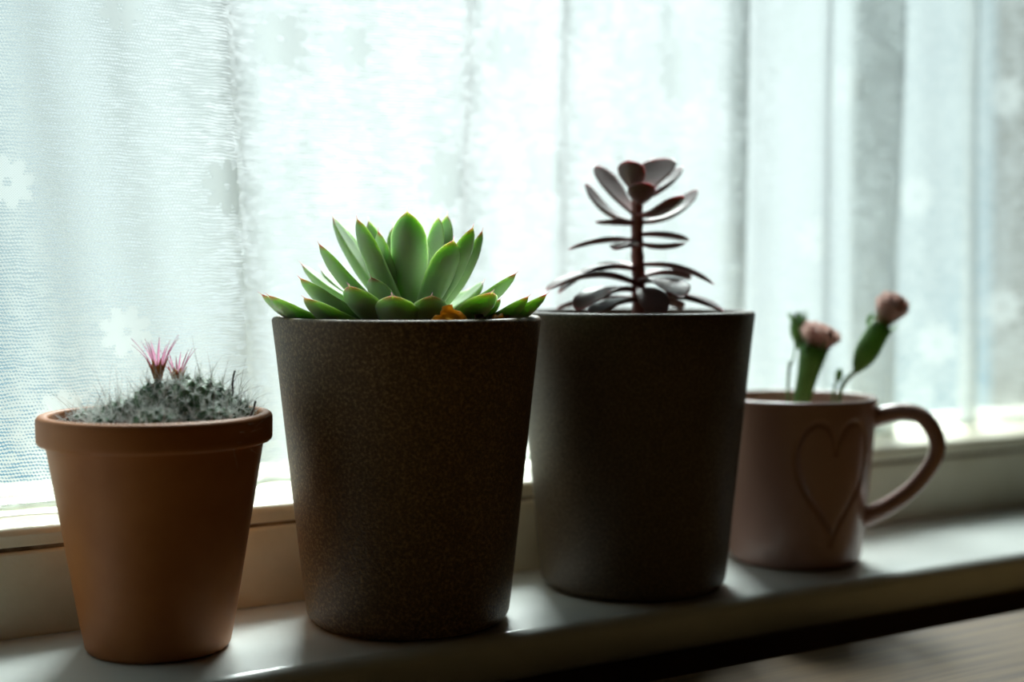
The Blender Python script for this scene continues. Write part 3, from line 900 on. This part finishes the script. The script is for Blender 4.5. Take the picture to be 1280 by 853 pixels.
# ------------------------------------------------------------------ cut flowers in the mug
def ruffled_bloom(parent, c, axis, r, n, mat, seed, ln):
    g = np.random.default_rng(seed)
    c, axis = Vector(c), Vector(axis).normalized()
    a = axis.orthogonal().normalized(); b = axis.cross(a)
    for k in range(n):
        lay = k / n
        an = k * 2.4 + g.normal(0, 0.2)
        o = a * math.cos(an) + b * math.sin(an)
        tang = axis.cross(o)
        spread = 0.25 + 0.75 * lay
        V, F = [], []
        nu, nv = 7, 9
        for i in range(nu + 1):
            t = i / nu
            for j in range(nv + 1):
                s = (j / nv - 0.5) * 2
                w = r * (0.18 + 0.62 * t)
                ruff = 0.10 * r * t * math.sin(j * 2.3 + k * 1.7)
                out = r * spread * (0.15 + 0.85 * t ** 0.8) * (1 - 0.28 * s * s)
                V.append(c + axis * (ln * (t * (1.05 - 0.35 * lay) - 0.10 * t * s * s) + ruff * 0.6) + o * (out + ruff) + tang * (s * w))
        for i in range(nu):
            for j in range(nv):
                q = i * (nv + 1) + j
                F.append((q, q + 1, q + nv + 2, q + nv + 1))
        pe = mesh_obj('petal', V, F, mat, parent)
        sm = pe.modifiers.new('thick', 'SOLIDIFY'); sm.thickness = 0.0005

def stalk(parent, pts, r):
    P = smooth_path(pts, 8)
    return mesh_obj('stalk', *tube(P, r, 10), M['stalk'], parent)

def calyx(parent, p0, p1, radii, n=12):
    p0, p1 = Vector(p0), Vector(p1)
    m = len(radii)
    cx = mesh_obj('calyx', *tube([p0 + (p1 - p0) * (i / (m - 1)) for i in range(m)], radii, n), M['calyx'], parent)
    ax = (p1 - p0).normalized(); a = ax.orthogonal().normalized(); b = ax.cross(a)
    for k in range(5):
        an = 6.2832 * k / 5
        o = a * math.cos(an) + b * math.sin(an)
        V, F = petal_geo(p1 - ax * 0.003 + o * radii[-1] * 0.95, ax + o * 0.15, 0.008, 0.0065, o * 0.15, 6)
        mesh_obj('sepal', V, F, M['calyx'], cx)
    return cx

fa = thing('carnation', (MUG[0], MUG[1], 0.0), 'half-open cream pink carnation on a thick green calyx leaning over mug', 'flower')
stalk(fa, [(-0.012, -0.002, 0.009), (-0.0057, -0.001, 0.045), (-0.001, -0.0025, 0.088)], 0.0028)
calyx(fa, (-0.0012, -0.0025, 0.086), (0.0085, -0.0064, 0.1300), [0.0030, 0.0052, 0.0058, 0.0064, 0.0078, 0.0092])
ruffled_bloom(fa, (0.0080, -0.0062, 0.1270), (0.32, -0.16, 0.9), 0.0135, 18, M['petal_cream'], 1, 0.0175)
fb = thing('carnation', (MUG[0], MUG[1], 0.0), 'pale pink closed carnation bloom on a long slanting stem above the mug handle', 'flower')
stalk(fb, [(0.0120, -0.0180, 0.009), (0.0150, -0.0175, 0.055), (0.0194, -0.0177, 0.1023), (0.0288, -0.0227, 0.1169)], [0.0014] * 25)
calyx(fb, (0.0275, -0.0220, 0.1150), (0.0418, -0.0292, 0.1435), [0.0016, 0.0050, 0.0068, 0.0074, 0.0072, 0.0070, 0.0072])
ruffled_bloom(fb, (0.0410, -0.0288, 0.1420), (0.44, -0.22, 0.87), 0.0106, 18, M['petal_cream'], 2, 0.0225)
fc = thing('carnation', (MUG[0], MUG[1], 0.0), 'unopened green carnation bud standing behind the half-open bloom', 'flower bud')
stalk(fc, [(-0.004, 0.012, 0.009), (0.004, 0.006, 0.06), (0.0085, 0.0038, 0.112), (0.0093, 0.0046, 0.1315)], 0.0015)
calyx(fc, (0.0092, 0.0045, 0.1290), (0.0073, 0.0070, 0.1470), [0.0018, 0.0048, 0.0060, 0.0058, 0.0042])
fd = thing('carnation', (MUG[0], MUG[1], 0.0), 'tiny green bud on a short thin stem above the mug rim', 'flower bud')
stalk(fd, [(0.010, -0.004, 0.009), (0.0167, -0.0076, 0.0485), (0.0231, -0.0085, 0.1015), (0.0256, -0.0096, 0.1095)], 0.0009)
mesh_obj('bud', *tube([(0.0252, -0.0094, 0.1085), (0.0257, -0.0097, 0.1105), (0.0262, -0.0098, 0.1130), (0.0266, -0.0099, 0.1155), (0.0268, -0.0099, 0.1172)], [0.0010, 0.0021, 0.0025, 0.0018, 0.0004], 10), M['calyx'], fd)
fe = thing('cut_stem', (MUG[0], MUG[1], 0.0), 'thin pale green cut stem standing in the mug', 'stem')
stalk(fe, [(-0.014, -0.008, 0.009), (-0.0124, -0.0072, 0.041), (-0.0108, -0.0046, 0.1037), (-0.0092, -0.0042, 0.122)], 0.0009)
V, F, A = leaf_geo((-0.0096, -0.0043, 0.1180), (-0.0065, -0.0060, 0.1320), 0.0035, -0.0008, 0.0007, SH_PUR, 10, 8)
mesh_obj('leaf', V, F, M['calyx'], fe, True, A)
